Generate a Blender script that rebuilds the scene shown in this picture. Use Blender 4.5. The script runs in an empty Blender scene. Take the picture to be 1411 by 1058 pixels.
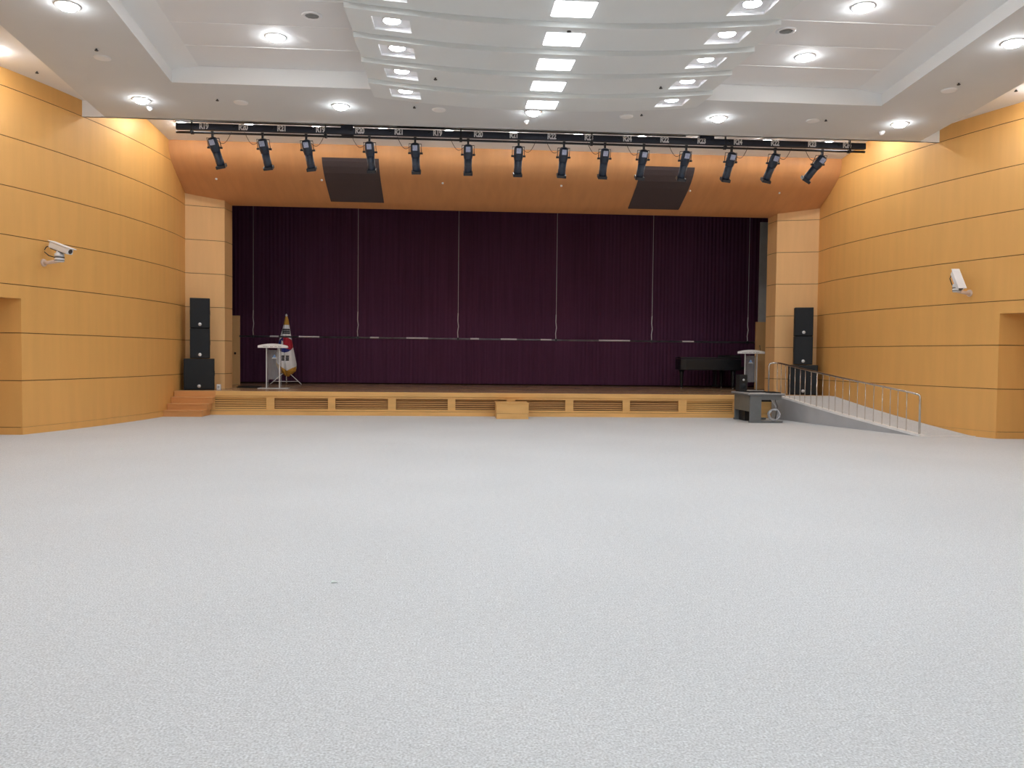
import bpy, math, random
from mathutils import Vector, Matrix
random.seed(7)
PI = math.pi
SC = bpy.context.scene
COL = SC.collection

# ------------------------------------------------------------------ camera
IW, IH, FPX = 1411, 1058, 1110.0
YAW, PITCH, ROLL, EYE = math.radians(3.911), math.radians(1.969), .011, 1.55
cF = Vector((math.sin(YAW)*math.cos(PITCH), math.cos(YAW)*math.cos(PITCH), -math.sin(PITCH)))
_r = Vector((math.cos(YAW), -math.sin(YAW), 0)); _u = _r.cross(cF)
cR = _r*math.cos(ROLL) + _u*math.sin(ROLL); cU = -_r*math.sin(ROLL) + _u*math.cos(ROLL)
cO = Vector((0, 0, EYE))
cd = bpy.data.cameras.new('camera'); cam = bpy.data.objects.new('camera', cd); COL.objects.link(cam)
cd.sensor_fit = 'HORIZONTAL'; cd.sensor_width = 36; cd.lens = FPX/IW*36; cd.clip_end = 200; cd.clip_start = .05
M = Matrix.Identity(4)
for i in range(3):
    M[i][0], M[i][1], M[i][2], M[i][3] = cR[i], cU[i], -cF[i], cO[i]
cam.matrix_world = M
SC.camera = cam

def ray(px, py): return cF + cR*((px-IW/2)/FPX) - cU*((py-IH/2)/FPX)
def atY(px, py, y):
    d = ray(px, py); return cO + d*(y/d.y)
def atZ(px, py, z):
    d = ray(px, py); return cO + d*((z-EYE)/d.z)

# ------------------------------------------------------------------ world, exposure
w = bpy.data.worlds.new('world'); SC.world = w; w.use_nodes = True
w.node_tree.nodes['Background'].inputs[0].default_value = (.8, .85, 1, 1)
w.node_tree.nodes['Background'].inputs[1].default_value = .02
vs = SC.view_settings
vs.view_transform = 'Standard'; vs.look = 'None'; vs.gamma = 1; vs.use_curve_mapping = False
vs.exposure = 0.97
E_DOWN, E_PANEL, E_NICHE, E_ROW, E_COVE = 42.0, 4.0, 24.0, 38.0, 92.0      # radiance of the lamps

# ------------------------------------------------------------------ materials
def srgb(r, g, b):
    f = lambda c: (c/255/12.92 if c/255 <= .04045 else ((c/255+.055)/1.055)**2.4)
    return (f(r), f(g), f(b), 1)
def newmat(name):
    m = bpy.data.materials.new(name); m.use_nodes = True
    return m, m.node_tree, m.node_tree.nodes['Principled BSDF']
def mat(name, col, rough=.6, metal=0, var=.06, scale=6, bump=0, stretch=(1, 1, 1), spec=.5, bscale=None, detail=4):
    m, nt, b = newmat(name)
    b.inputs['Roughness'].default_value = rough; b.inputs['Metallic'].default_value = metal
    b.inputs['Specular IOR Level'].default_value = spec
    N = nt.nodes; Lk = nt.links.new
    g = N.new('ShaderNodeNewGeometry'); mp = N.new('ShaderNodeMapping'); mp.inputs['Scale'].default_value = stretch
    Lk(g.outputs['Position'], mp.inputs['Vector'])
    n = N.new('ShaderNodeTexNoise'); n.inputs['Scale'].default_value = scale; n.inputs['Detail'].default_value = detail
    Lk(mp.outputs[0], n.inputs['Vector'])
    r = N.new('ShaderNodeMapRange'); r.inputs['From Min'].default_value = .3; r.inputs['From Max'].default_value = .7
    r.inputs['To Min'].default_value = 1-var; r.inputs['To Max'].default_value = 1+var
    Lk(n.outputs['Fac'], r.inputs['Value'])
    mx = N.new('ShaderNodeVectorMath'); mx.operation = 'SCALE'; mx.inputs[0].default_value = col[:3]
    Lk(r.outputs[0], mx.inputs['Scale']); Lk(mx.outputs[0], b.inputs['Base Color'])
    if bump:
        n2 = n
        if bscale:
            n2 = N.new('ShaderNodeTexNoise'); n2.inputs['Scale'].default_value = bscale; n2.inputs['Detail'].default_value = 2
            Lk(mp.outputs[0], n2.inputs['Vector'])
        bp = N.new('ShaderNodeBump'); bp.inputs['Strength'].default_value = bump; bp.inputs['Distance'].default_value = .01
        Lk(n2.outputs['Fac'], bp.inputs['Height']); Lk(bp.outputs[0], b.inputs['Normal'])
    return m
def emit(name, col, s):
    m, nt, b = newmat(name)
    b.inputs['Base Color'].default_value = (.8, .8, .8, 1)
    b.inputs['Emission Color'].default_value = col; b.inputs['Emission Strength'].default_value = s
    return m
def carpet_mat():
    m, nt, b = newmat('carpet'); N = nt.nodes; Lk = nt.links.new
    b.inputs['Roughness'].default_value = .95; b.inputs['Specular IOR Level'].default_value = .1
    g = N.new('ShaderNodeNewGeometry')
    def noise(s, d, st=(1, 1, 1)):
        mp = N.new('ShaderNodeMapping'); mp.inputs['Scale'].default_value = st; Lk(g.outputs['Position'], mp.inputs['Vector'])
        n = N.new('ShaderNodeTexNoise'); n.inputs['Scale'].default_value = s; n.inputs['Detail'].default_value = d
        Lk(mp.outputs[0], n.inputs['Vector']); return n
    fine = noise(95, 3); mid = noise(16, 3, (1, 1.6, 1)); big = noise(.45, 3)
    def rng(n, lo, hi, a=.3, bb=.7):
        r = N.new('ShaderNodeMapRange'); r.inputs['From Min'].default_value = a; r.inputs['From Max'].default_value = bb
        r.inputs['To Min'].default_value = lo; r.inputs['To Max'].default_value = hi; Lk(n.outputs['Fac'], r.inputs['Value']); return r
    def mul(a, c):
        q = N.new('ShaderNodeMath'); q.operation = 'MULTIPLY'; Lk(a.outputs[0], q.inputs[0]); Lk(c.outputs[0], q.inputs[1]); return q
    k = mul(mul(rng(fine, .74, 1.26), rng(mid, .95, 1.05)), rng(big, .97, 1.03))
    mx = N.new('ShaderNodeVectorMath'); mx.operation = 'SCALE'; mx.inputs[0].default_value = (.655, .68, .705)
    Lk(k.outputs[0], mx.inputs['Scale']); Lk(mx.outputs[0], b.inputs['Base Color'])
    bp = N.new('ShaderNodeBump'); bp.inputs['Strength'].default_value = .5; bp.inputs['Distance'].default_value = .008
    Lk(fine.outputs['Fac'], bp.inputs['Height']); Lk(bp.outputs[0], b.inputs['Normal'])
    return m
def glassy(name, col, alpha, rough=.08):
    m, nt, b = newmat(name)
    b.inputs['Base Color'].default_value = col; b.inputs['Roughness'].default_value = rough
    b.inputs['Alpha'].default_value = alpha; return m

WOOD = mat('maple_panel', (.80, .435, .135, 1), .42, var=.035, scale=2.2, stretch=(2.5, 2.5, .25), spec=.35)
WOODP = mat('maple_panel_pale', (.82, .50, .225, 1), .45, var=.03, scale=2.5, stretch=(3, 3, .3), spec=.3)
WOODB = mat('bulkhead_wood', (.68, .335, .14, 1), .5, var=.05, scale=2, stretch=(3, .6, .6), spec=.3)  # wood in a redder, darker tone than the wall panels
JOINT = mat('joint_shadow_gap', (.14, .06, .02, 1), .8)
STGW = mat('stage_front_wood', (.80, .48, .18, 1), .4, var=.08, scale=3, stretch=(.4, 3, 3), spec=.35)
STEPW = mat('step_wood', (.68, .34, .13, 1), .4, var=.08, scale=3, stretch=(.4, 3, 3), spec=.35)
LOUV = mat('louver_wood', (.60, .34, .14, 1), .5, var=.08, scale=3, stretch=(.4, 3, 3))
DARKW = mat('louver_backing', (.10, .05, .022, 1), .8)
DECK = mat('stage_deck', (.48, .30, .17, 1), .22, var=.12, scale=3, stretch=(.3, 4, 1), spec=.5)
CARPET = carpet_mat()
SOFF = mat('soffit_underside_grey', (.69, .71, .72, 1), .8, var=.015, scale=1)  # greyer than the other ceiling faces, set on downward soffit faces only
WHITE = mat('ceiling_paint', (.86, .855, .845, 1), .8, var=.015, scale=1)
SLATM = mat('acoustic_slat_paint', (.76, .79, .79, 1), .75, var=.015, scale=1)
RECP = mat('recess_panel_paint', (.84, .84, .845, 1), .7, var=.015, scale=.8)
JOINTW = mat('white_joint_strip', (.92, .92, .92, 1), .5)
PLASTER = mat('plaster', (.7, .7, .68, 1), .8, var=.03)
BLACKW = mat('stage_black', (.018, .017, .02, 1), .9)
CURT = mat('curtain_velvet', (.090, .031, .070, 1), .9, var=.12, scale=7, stretch=(2.2, 2.2, .06), spec=.15)
GREYW = mat('wing_grey', (.42, .43, .43, 1), .8)
GRILLE = mat('grille_cloth', (.075, .055, .058, 1), .85, var=.08, scale=60)
BLK = mat('black_metal', (.018, .02, .026, 1), .45, var=.1)
LAMPB = mat('spot_housing', (.018, .030, .055, 1), .4, var=.25, scale=30)
LAMPT = mat('spot_label', (.36, .40, .55, 1), .5, var=.3, scale=60)
TRAY = mat('tray_paint', (.030, .036, .055, 1), .5, var=.1)
LETTER = mat('white_lettering', (.85, .85, .87, 1), .6)
SPKM = mat('speaker_grille', (.007, .011, .016, 1), .75, var=.15, scale=90)
SPKC = mat('speaker_cabinet', (.007, .009, .012, 1), .6)
BADGE = mat('badge_silver', (.65, .67, .7, 1), .4, metal=.3)
CHROME = mat('stainless', (.62, .60, .57, 1), .25, metal=1, var=.03)
RAMPS = mat('ramp_side_vinyl', (.45, .46, .48, 1), .75, var=.05, scale=3)
CURB = mat('ramp_curb', (.86, .86, .86, 1), .6)
DESKG = mat('desk_grey_steel', (.15, .165, .175, 1), .5, var=.08)
DESKM = mat('desk_modesty', (.17, .165, .145, 1), .55, var=.08)
DESKT = mat('desk_top_laminate', (.42, .42, .43, 1), .4, var=.05)
OFFW = mat('cctv_white', (.82, .82, .84, 1), .4)
CREAM = mat('cctv_bracket_cream', (.72, .55, .45, 1), .5)
WHT = mat('gloss_white', (.88, .88, .9, 1), .3)
ACRYL = glassy('acrylic', (.75, .78, .82, 1), .22)
ACRYLE = glassy('acrylic_edge', (.85, .86, .88, 1), .65, .2)
PIANO = mat('piano_black', (.006, .008, .012, 1), .35, var=.1)
GOLD = mat('flag_gold_fringe', (.62, .33, .05, 1), .7, var=.2, scale=80)
FWHITE = mat('flag_white', (.90, .90, .92, 1), .8, var=.03)
FRED = mat('flag_red', (.50, .02, .045, 1), .8)
FBLUE = mat('flag_blue', (.025, .035, .22, 1), .8)
FBLK = mat('flag_black', (.02, .02, .03, 1), .8)
EMBL = mat('emblem_blue', (.30, .50, .85, 1), .4)
CABLE = mat('cable_black', (.015, .015, .018, 1), .6)
CABLEW = mat('cable_pale', (.60, .62, .66, 1), .6)
WIRE = mat('steel_wire', (.55, .53, .55, 1), .4, metal=.5)
BATT = mat('batten_pipe', (.13, .13, .15, 1), .35, metal=.6, var=.4, scale=5)
DISC = emit('lamp_diffuser', (.92, .965, 1, 1), E_DOWN)
DISCN = emit('niche_lamp_diffuser', (.92, .965, 1, 1), E_NICHE)
DISCR = emit('row_lamp_diffuser', (1, .985, .955, 1), E_ROW)
PANELM = emit('panel_diffuser', (.94, .975, 1, 1), E_PANEL)
SPRK = mat('sprinkler_dark', (.05, .05, .05, 1), .5)
SCRAP = mat('paper_scrap', (.75, .85, .84, 1), .7)

# ------------------------------------------------------------------ mesh helpers
class MB:
    def __init__(s): s.v = []; s.f = []; s.m = []; s.smooth = False
    def add(s, vs, fs, mi=0):
        o = len(s.v); s.v += [tuple(p) for p in vs]; s.f += [tuple(i+o for i in f) for f in fs]; s.m += [mi]*len(fs); return s
    def box(s, x0, y0, z0, x1, y1, z1, mi=0):
        return s.add([(x0,y0,z0),(x1,y0,z0),(x1,y1,z0),(x0,y1,z0),(x0,y0,z1),(x1,y0,z1),(x1,y1,z1),(x0,y1,z1)],
                     [(3,2,1,0),(4,5,6,7),(0,1,5,4),(1,2,6,5),(2,3,7,6),(3,0,4,7)], mi)
    def cbox(s, c, d, mi=0):
        return s.box(c[0]-d[0]/2, c[1]-d[1]/2, c[2]-d[2]/2, c[0]+d[0]/2, c[1]+d[1]/2, c[2]+d[2]/2, mi)
    def prism(s, pts, z0, z1, mi=0, axis='z'):
        n = len(pts)
        P = (lambda p, h: (p[0], p[1], h)) if axis == 'z' else ((lambda p, h: (h, p[0], p[1])) if axis == 'x' else (lambda p, h: (p[0], h, p[1])))
        vs = [P(p, z0) for p in pts] + [P(p, z1) for p in pts]
        fs = [tuple(range(n-1, -1, -1)), tuple(range(n, 2*n))] + [(i, (i+1) % n, n+(i+1) % n, n+i) for i in range(n)]
        return s.add(vs, fs, mi)
    def cyl(s, p0, p1, r0, r1=None, n=12, mi=0, caps=True):
        r1 = r0 if r1 is None else r1
        p0, p1 = Vector(p0), Vector(p1); d = (p1-p0).normalized()
        a = d.orthogonal().normalized(); b = d.cross(a)
        vs = []
        for p, r in ((p0, r0), (p1, r1)):
            vs += [p + (a*math.cos(2*PI*i/n) + b*math.sin(2*PI*i/n))*r for i in range(n)]
        fs = [(i, (i+1) % n, n+(i+1) % n, n+i) for i in range(n)]
        if caps: fs += [tuple(range(n-1, -1, -1)), tuple(range(n, 2*n))]
        return s.add(vs, fs, mi)
    def tube(s, pts, r, n=8, mi=0):
        pts = [Vector(p) for p in pts]; k = len(pts)
        up = None; vs = []
        for i, p in enumerate(pts):
            t = (pts[min(i+1, k-1)] - pts[max(i-1, 0)]).normalized()
            if up is None: a = t.orthogonal().normalized()
            else:
                a = up - t*up.dot(t)
                a = a.normalized() if a.length > 1e-6 else t.orthogonal().normalized()
            up = a; b = t.cross(a)
            vs += [p + (a*math.cos(2*PI*j/n) + b*math.sin(2*PI*j/n))*r for j in range(n)]
        fs = [(i*n+j, i*n+(j+1) % n, (i+1)*n+(j+1) % n, (i+1)*n+j) for i in range(k-1) for j in range(n)]
        fs += [tuple(range(n-1, -1, -1)), tuple(range((k-1)*n, k*n))]
        return s.add(vs, fs, mi)
    def lathe(s, prof, n=16, mi=0, c=(0, 0, 0)):
        vs = [(c[0]+r*math.cos(2*PI*i/n), c[1]+r*math.sin(2*PI*i/n), c[2]+z) for r, z in prof for i in range(n)]
        k = len(prof)
        fs = [(i*n+j, i*n+(j+1) % n, (i+1)*n+(j+1) % n, (i+1)*n+j) for i in range(k-1) for j in range(n)]
        fs += [tuple(range(n-1, -1, -1)), tuple(range((k-1)*n, k*n))]
        return s.add(vs, fs, mi)
    def grid(s, fn, nu, nv, mi=0):
        vs = [fn(i/nu, j/nv) for j in range(nv+1) for i in range(nu+1)]
        fs = [(j*(nu+1)+i, j*(nu+1)+i+1, (j+1)*(nu+1)+i+1, (j+1)*(nu+1)+i) for j in range(nv) for i in range(nu)]
        return s.add(vs, fs, mi)
    def xf(s, Mx):
        s.v = [tuple(Mx @ Vector(p)) for p in s.v]; return s
    def mesh(s, name, mats):
        me = bpy.data.meshes.new(name); me.from_pydata(s.v, [], s.f)
        for m_ in (mats if isinstance(mats, (list, tuple)) else [mats]): me.materials.append(m_)
        me.polygons.foreach_set('material_index', s.m)
        if s.smooth: me.polygons.foreach_set('use_smooth', [True]*len(s.f))
        me.update(); return me
    def build(s, name, mats, parent=None, loc=None):
        o = bpy.data.objects.new(name, s.mesh(name, mats)); COL.objects.link(o)
        if parent: o.parent = parent
        if loc: o.location = loc
        return o
def sm(mb): mb.smooth = True; return mb
def bevel(o, wd=.008, seg=2):
    b = o.modifiers.new('bevel', 'BEVEL'); b.width = wd; b.segments = seg; b.limit_method = 'ANGLE'; return o
def tag(o, label, cat, group=None):
    o['label'] = label; o['category'] = cat
    if group: o['group'] = group
    return o
def struct(o, label=None, cat=None):
    o['kind'] = 'structure'
    if label: o['label'] = label
    if cat: o['category'] = cat
    return o
def thing(name, label, cat, loc=(0, 0, 0), rz=0, group=None):
    o = bpy.data.objects.new(name, None); COL.objects.link(o); o.empty_display_size = .1
    o.location = loc; o.rotation_euler = (0, 0, rz)
    return tag(o, label, cat, group)
def link_copy(me, name, parent, loc=(0, 0, 0)):
    o = bpy.data.objects.new(name, me); COL.objects.link(o); o.parent = parent; o.location = loc; return o
ORD = ['first','second','third','fourth','fifth','sixth','seventh','eighth','ninth','tenth','eleventh','twelfth','thirteenth','fourteenth','fifteenth','sixteenth','seventeenth','eighteenth','nineteenth','twentieth']

# ------------------------------------------------------------------ hall dimensions (metres)
CX = 1.40            # centre line of the hall
CS = 1.33            # centre line of the stage opening
YB = -1.4            # wall behind the photographer
ZC = 6.60            # upper ceiling
ZS = 6.28            # underside of the dropped soffit
YS = 17.0            # stage-side edge of the soffit
ST = .60             # stage height
SF = 20.65           # stage front
ALC0, ALC1, ALZ = 13.55, 15.45, 2.51      # alcove opening in each side wall
JZ = [.137, 1.0, 1.88, 2.76, 3.64, 4.52, 5.40, 6.28, ZC]
def hw(y):
    if y >= 21: return 8.46 + (y-21)*.08
    if y <= 12.5: return 10.70
    return 8.46 + (21-y)**2/32.2
def normal_out(y, sgn):
    d = .01; t = Vector((sgn*(hw(y+d)-hw(y-d)), 2*d)); n = Vector((t.y, -t.x)).normalized()
    return n if n.x*sgn > 0 else -n
def wall_strip(sgn, y0, y1, z0, z1, off0, off1):
    # a curved board following the wall in plan, between offsets off0 (face) and off1 (back), measured outwards
    n = max(1, int(math.ceil((y1-y0)/.45))) if y1 > 12.4 else max(1, int(round((y1-y0)/4)))
    ys = [y0+(y1-y0)*i/n for i in range(n+1)]
    if y0 < 12.5 < y1: ys = sorted(set([y for y in ys] + [12.5]))
    mb = MB(); vs = []
    for y in ys:
        nn = normal_out(y, sgn); x = CX+sgn*hw(y)
        for off in (off0, off1):
            for z in (z0, z1): vs.append((x+nn.x*off, y+nn.y*off*(0 if y in (y0, y1) else 1), z))
    fs = []
    for i in range(len(ys)-1):
        a, b = i*4, i*4+4
        fs += [(a, b, b+1, a+1), (a+2, a+3, b+3, b+2), (a+1, b+1, b+3, a+3), (a, a+2, b+2, b)]
    e = (len(ys)-1)*4
    fs += [(0, 1, 3, 2), (e, e+2, e+3, e+1)]
    if sgn < 0: fs = [f[::-1] for f in fs]
    return mb.add(vs, fs)

# ------------------------------------------------------------------ floor
fl = MB().box(-12.5, YB-.3, -.15, 15.5, SF+.4, 0).build('floor', CARPET)
struct(fl)

# ------------------------------------------------------------------ side walls
YE = 21.70
for side, sg in (('left', -1), ('right', 1)):
    core = wall_strip(sg, YB, ALC0-.03, 0, ZC, .012, .12)
    for seg in (wall_strip(sg, ALC0-.03, ALC1+.03, ALZ+.03, ZC, .012, .12), wall_strip(sg, ALC1+.03, YS, 0, ZC, .012, .12), wall_strip(sg, YS, YE, 0, 7.3, .012, .12)):
        core.add(seg.v, seg.f)
    wl = struct(core.build('wall_'+side, JOINT))
    g = .007
    for k in range(len(JZ)-1):
        z0, z1 = JZ[k]+(g if k else 0), JZ[k+1]-(g if k < 7 else 0)
        if z1 <= ALZ + .3 and k < 2:
            runs = [(YB, ALC0, z0, z1), (ALC1, YE, z0, z1)]
        elif k == 2:
            runs = [(YB, ALC0, z0, z1), (ALC1, YE, z0, z1), (ALC0, ALC1, ALZ, z1)]
        else: runs = [(YB, YE, z0, z1)]
        if k == 7: runs = [(YB, YS, z0, z1), (YS, YE, z0, 7.3)]
        for r in runs:
            wall_strip(sg, r[0], r[1], r[2], r[3], 0, .02).build('wood_panel', WOOD, wl)
    bb = wall_strip(sg, YB, ALC0, 0, JZ[0]-.004, -.008, .02)
    seg = wall_strip(sg, ALC1, YE, 0, JZ[0]-.004, -.008, .02); bb.add(seg.v, seg.f)
    struct(bb.build('baseboard_'+side, WOOD))
    # alcove : far jamb, near jamb, back, lintel underside, with a door at the back
    xj = CX + sg*hw(ALC1); dep = 1.35
    al = struct(MB().box(*sorted((xj+sg*.02, xj+sg*dep))[:1], ALC1+.022, 0, sorted((xj+sg*.02, xj+sg*dep))[1], ALC1+.12, ALZ+.1).build('wall_alcove_'+side, JOINT))
    for k in range(3):
        z0, z1 = JZ[k]+(g if k else .004), min(JZ[k+1]-g, ALZ)
        x0, x1 = sorted((xj+sg*.0185, xj+sg*dep))
        MB().box(x0, ALC1, z0, x1, ALC1+.02, z1).build('wood_panel', WOOD, al)
    MB().box(x0, ALC1-.008, 0, x1, ALC1+.02, JZ[0]-.004).build('skirting', WOOD, al)
    xn = CX + sg*hw(ALC0)
    xo = CX + sg*(hw(ALC0)+.75)
    x0, x1 = sorted((xn+sg*.02, xo)); MB().box(x0, ALC0-.1, 0, x1, ALC0, ALZ+.1).build('near_jamb', WOOD, al)
    x0, x1 = sorted((xo, xo+sg*.1)); MB().box(x0, ALC0-.1, 0, x1, ALC1+.12, ALZ+.1).build('back_panel', WOOD, al)
    pts = [(CX+sg*hw(ALC1-.0)+sg*.02, ALC1+.02), (CX+sg*hw((ALC0+ALC1)/2)+sg*.02, (ALC0+ALC1)/2), (CX+sg*hw(ALC0)+sg*.02, ALC0), (xo, ALC0), (xo, ALC1+.02)]
    MB().prism(pts if sg < 0 else pts[::-1], ALZ, ALZ+.1).build('lintel_soffit', WOOD, al)
    dl = thing('alcove_door', 'wooden double door at the back of the %s wall alcove, beyond the frame' % side, 'door', (xo-sg*.03, (ALC0+ALC1)/2, 0))
    for s2 in (-1, 1):
        lf = bevel(MB().box(-.02, min(0, s2*.8)+.004, .01, .02, max(0, s2*.8)-.004, 2.1).build('door_leaf', WOODP, dl))
        MB().tube([(-sg*.025, s2*.08, .95), (-sg*.07, s2*.08, .95), (-sg*.07, s2*.08, 1.15), (-sg*.025, s2*.08, 1.15)], .012).build('pull_handle', CHROME, lf)
struct(MB().box(-12.5, YB-.2, 0, 15.5, YB, ZC).build('wall_back', PLASTER))

# ------------------------------------------------------------------ ceiling
cl = struct(MB().box(-12.5, YB-.2, ZC, 15.5, YS, ZC+.8).build('ceiling', WHITE))
def zup(y): return 6.735+.137*(20.42-y)
MB().prism([(YS-.02, zup(YS)), (20.6, zup(20.6)), (20.6, 7.5), (YS-.02, 7.5)], -9, 12, axis='x').build('sloped_ceiling', WHITE, cl)
MB().box(CX-9.2, YS-.06, ZS, CX+9.2, YS, 7.4).build('soffit_stage_face', WHITE, cl)
def So(y): return 8.53 - .10*(17-y)
def Si(y): return 6.43 - .085*(14.66-y)
YF = 14.66
sb = MB()
z2 = 6.50; zt = 6.575; cv = .46
# soffit band over the stage side
sb.prism([(CX-So(YF), YF), (CX+So(YF), YF), (CX+So(YS), YS), (CX-So(YS), YS)], ZS, ZC-.001)
# side bands with a lip and a sloping cornice inside
for sg in (-1, 1):
    ya, yb = YB, YF
    def sec(y):
        return [(CX+sg*So(y), y, ZS), (CX+sg*Si(y), y, ZS), (CX+sg*Si(y), y, z2), (CX+sg*(Si(y)-cv), y, zt), (CX+sg*(Si(y)-cv), y, ZC-.001), (CX+sg*So(y), y, ZC-.001)]
    v = sec(ya)+sec(yb)
    f = [(i, (i+1) % 6, 6+(i+1) % 6, 6+i) for i in range(6)]
    sb.add(v, f if sg < 0 else [q[::-1] for q in f])
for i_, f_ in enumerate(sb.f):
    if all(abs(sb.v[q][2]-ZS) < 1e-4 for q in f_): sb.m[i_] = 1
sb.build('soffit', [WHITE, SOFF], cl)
for sg in (-1, 1):
    x0, x1 = sorted((CX+sg*So(YS), CX+sg*(hw(YS)+.0)))
    MB().box(x0, YS-.05, ZS, x1, YS, ZC-.001).build('cove_end_panel', WHITE, cl)
# recess ceiling boards with white joint strips
JP = .93
j = 13.68
ys = [YF]
while j > YB: ys.append(j); j -= JP
ys.append(YB)
for sg in (-1, 1):
    for a, b in zip(ys[1:], ys[:-1]):
        if b-a < .05: continue
        xi = lambda y: CX+sg*(Si(y)-cv)
        xc = CX+sg*2.4
        pts = [(xc, a+.008), (xi(a), a+.008), (xi(b), b-.008), (xc, b-.008)]
        MB().prism(pts if sg > 0 else pts[::-1], 6.576, 6.592).build('recess_board', RECP, cl)
        if a > YB+.1:
            x0, x1 = sorted((xc, xi(a)))
            MB().box(x0, a-.008, 6.570, x1, a+.008, 6.594).build('joint_strip', JOINTW, cl)

# ------------------------------------------------------------------ hanging sawtooth slats with lights
HWS = 2.91; SP = .97; RIS = .072
def sag(x): return .15*(1-((x-CX)/HWS)**2)
NI0, NI1 = 2.07, 2.58; NY0, NY1 = .21, .73
xs = sorted(set([CX-HWS+2*HWS*i/20 for i in range(21)] + [CX-NI1, CX-NI0, CX+NI0, CX+NI1]))
yrel = [0, NY0, NY1, SP]
def zb(x, t): return 6.05 - sag(x) + RIS*t/SP
def slat_mesh():
    mb = MB(); n = len(xs)
    vs = [(x, t, zb(x, t)) for t in yrel for x in xs]
    fs = []
    for jy in range(3):
        for i in range(n-1):
            xm = (xs[i]+xs[i+1])/2
            if jy == 1 and NI0 < abs(xm-CX) < NI1: continue
            a = jy*n+i; fs.append((a, a+n, a+n+1, a+1))
    mb.add(vs, fs)
    # riser facing the hall, back edge, top
    top = 6.16
    for t in (0, SP):
        v = [(x, t, zb(x, t)) for x in xs] + [(x, t, zb(x, t) + (RIS if t == 0 else .012)) for x in xs]
        f = [(i, i+1, n+i+1, n+i) for i in range(n-1)]
        mb.add(v, f if t == 0 else [q[::-1] for q in f])
    v = [(x, t, zb(x, 0)+RIS+.012*(t > 0)) for t in (0, SP) for x in xs]
    tf = []
    for i in range(n-1):
        xm = (xs[i]+xs[i+1])/2
        if NI0 < abs(xm-CX) < NI1: continue
        tf.append((i, i+1, n+i+1, n+i))
    mb.add(v, tf)
    for x in (xs[0], xs[-1]):
        q = [(x, 0, zb(x, 0)), (x, SP, zb(x, SP)), (x, SP, zb(x, SP)+.012), (x, 0, zb(x, 0)+RIS)]
        mb.add(q, [(0, 1, 2, 3)])
    return mb
slat_me = slat_mesh().mesh('acoustic_slat', SLATM)
def niche_mesh(sg):
    # box of white sides rising above the square opening, with a thin frame
    x0, x1 = sorted((CX+sg*NI0, CX+sg*NI1)); H = 6.105
    mb = MB(); b = [(x0, NY0), (x1, NY0), (x1, NY1), (x0, NY1)]
    v = [(x, y, zb(x, y)) for x, y in b] + [(x, y, H) for x, y in b]
    mb.add(v, [(4, 5, 6, 7)] + [(i, 4+i, 4+(i+1) % 4, (i+1) % 4) for i in range(4)])
    # outer skin so that no light leaks
    v = [(x + (.01 if x > (x0+x1)/2 else -.01), y + (.01 if y > .4 else -.01), z + (.01 if z > 6.10 else 0)) for x, y, z in v]
    mb.add(v, [(7, 6, 5, 4)] + [((i+1) % 4, 4+(i+1) % 4, 4+i, i) for i in range(4)])
    return mb
ni_me = {sg: niche_mesh(sg).mesh('niche_box', WHT) for sg in (-1, 1)}
nd_me = sm(MB().lathe([(.115, 0), (.115, .02), (.02, .022)], 20)).mesh('lamp_diffuser', DISCN)
nr_me = sm(MB().lathe([(.135, .012), (.135, .03), (.12, .03)], 20)).mesh('trim_ring', WHT)
pn_me = MB().box(-.258, -.262, -.006, .258, .262, .006).mesh('light_panel', PANELM)
pf_me = MB().box(-.275, -.28, 0, .275, .28, .012).mesh('panel_frame', WHT)
y0 = 13.64; k = 0
slope = math.atan2(RIS, SP)
while y0 > YB+.2:
    s_ = link_copy(slat_me, 'acoustic_slat', cl, (0, y0, 0))
    vis = k < 5
    wh = ('%s from the stage' % ORD[k]) if vis else 'back over the hall, above the camera'
    t = thing('panel_light', ('square white LED panel on the centre line of the slats, %s' % wh) if vis else 'square white LED panel on the slats further back, above the camera',
              'panel light', (CX+.03, y0+.48, 5.907+RIS*.48/SP-.012), 0, 'LED panels along the middle of the slat ceiling')
    t.rotation_euler = (slope, 0, 0)
    link_copy(pf_me, 'panel_frame', t); link_copy(pn_me, 'light_panel', t, (0, 0, -.004))
    for sg, nm in ((-1, 'left'), (1, 'right')):
        t = thing('niche_light', ('round lamp in square niche at the %s end of the slats, %s' % (nm, wh)) if k < (4 if sg < 0 else 5) + (sg < 0) else 'round lamp in square niche of the slats further back, above the camera',
                  'ceiling light', (0, y0, 0), 0, 'niche lamps at the slat ends')
        link_copy(ni_me[sg], 'niche_box', t)
        link_copy(nr_me, 'trim_ring', t, (CX+sg*2.325, .47, 6.074))
        link_copy(nd_me, 'lamp_diffuser', t, (CX+sg*2.325, .47, 6.081))
    y0 -= SP; k += 1

# ------------------------------------------------------------------ round downlights
dl_ring = sm(MB().lathe([(.13, -.004), (.13, -.012), (.165, -.010), (.17, 0)], 24)).mesh('trim_ring', WHT)
dl_disc = sm(MB().lathe([(.02, -.070), (.06, -.066), (.095, -.052), (.118, -.028), (.125, -.006)], 24)).mesh('diffuser', DISC)
dl_disc3 = sm(MB().lathe([(.02, -.070), (.06, -.066), (.095, -.052), (.118, -.028), (.125, -.006)], 24)).mesh('diffuser', emit('cove_lamp_diffuser', (.95, .975, 1, 1), E_COVE))
dl_disc2 = sm(MB().lathe([(.02, -.070), (.06, -.066), (.095, -.052), (.118, -.028), (.125, -.006)], 24)).mesh('diffuser', DISCR)
def downlight(x, y, z, label, group, me=None):
    t = thing('downlight', label, 'downlight', (x, y, z), 0, group)
    link_copy(dl_ring, 'trim_ring', t); link_copy(me or dl_disc, 'diffuser', t); return t
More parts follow.
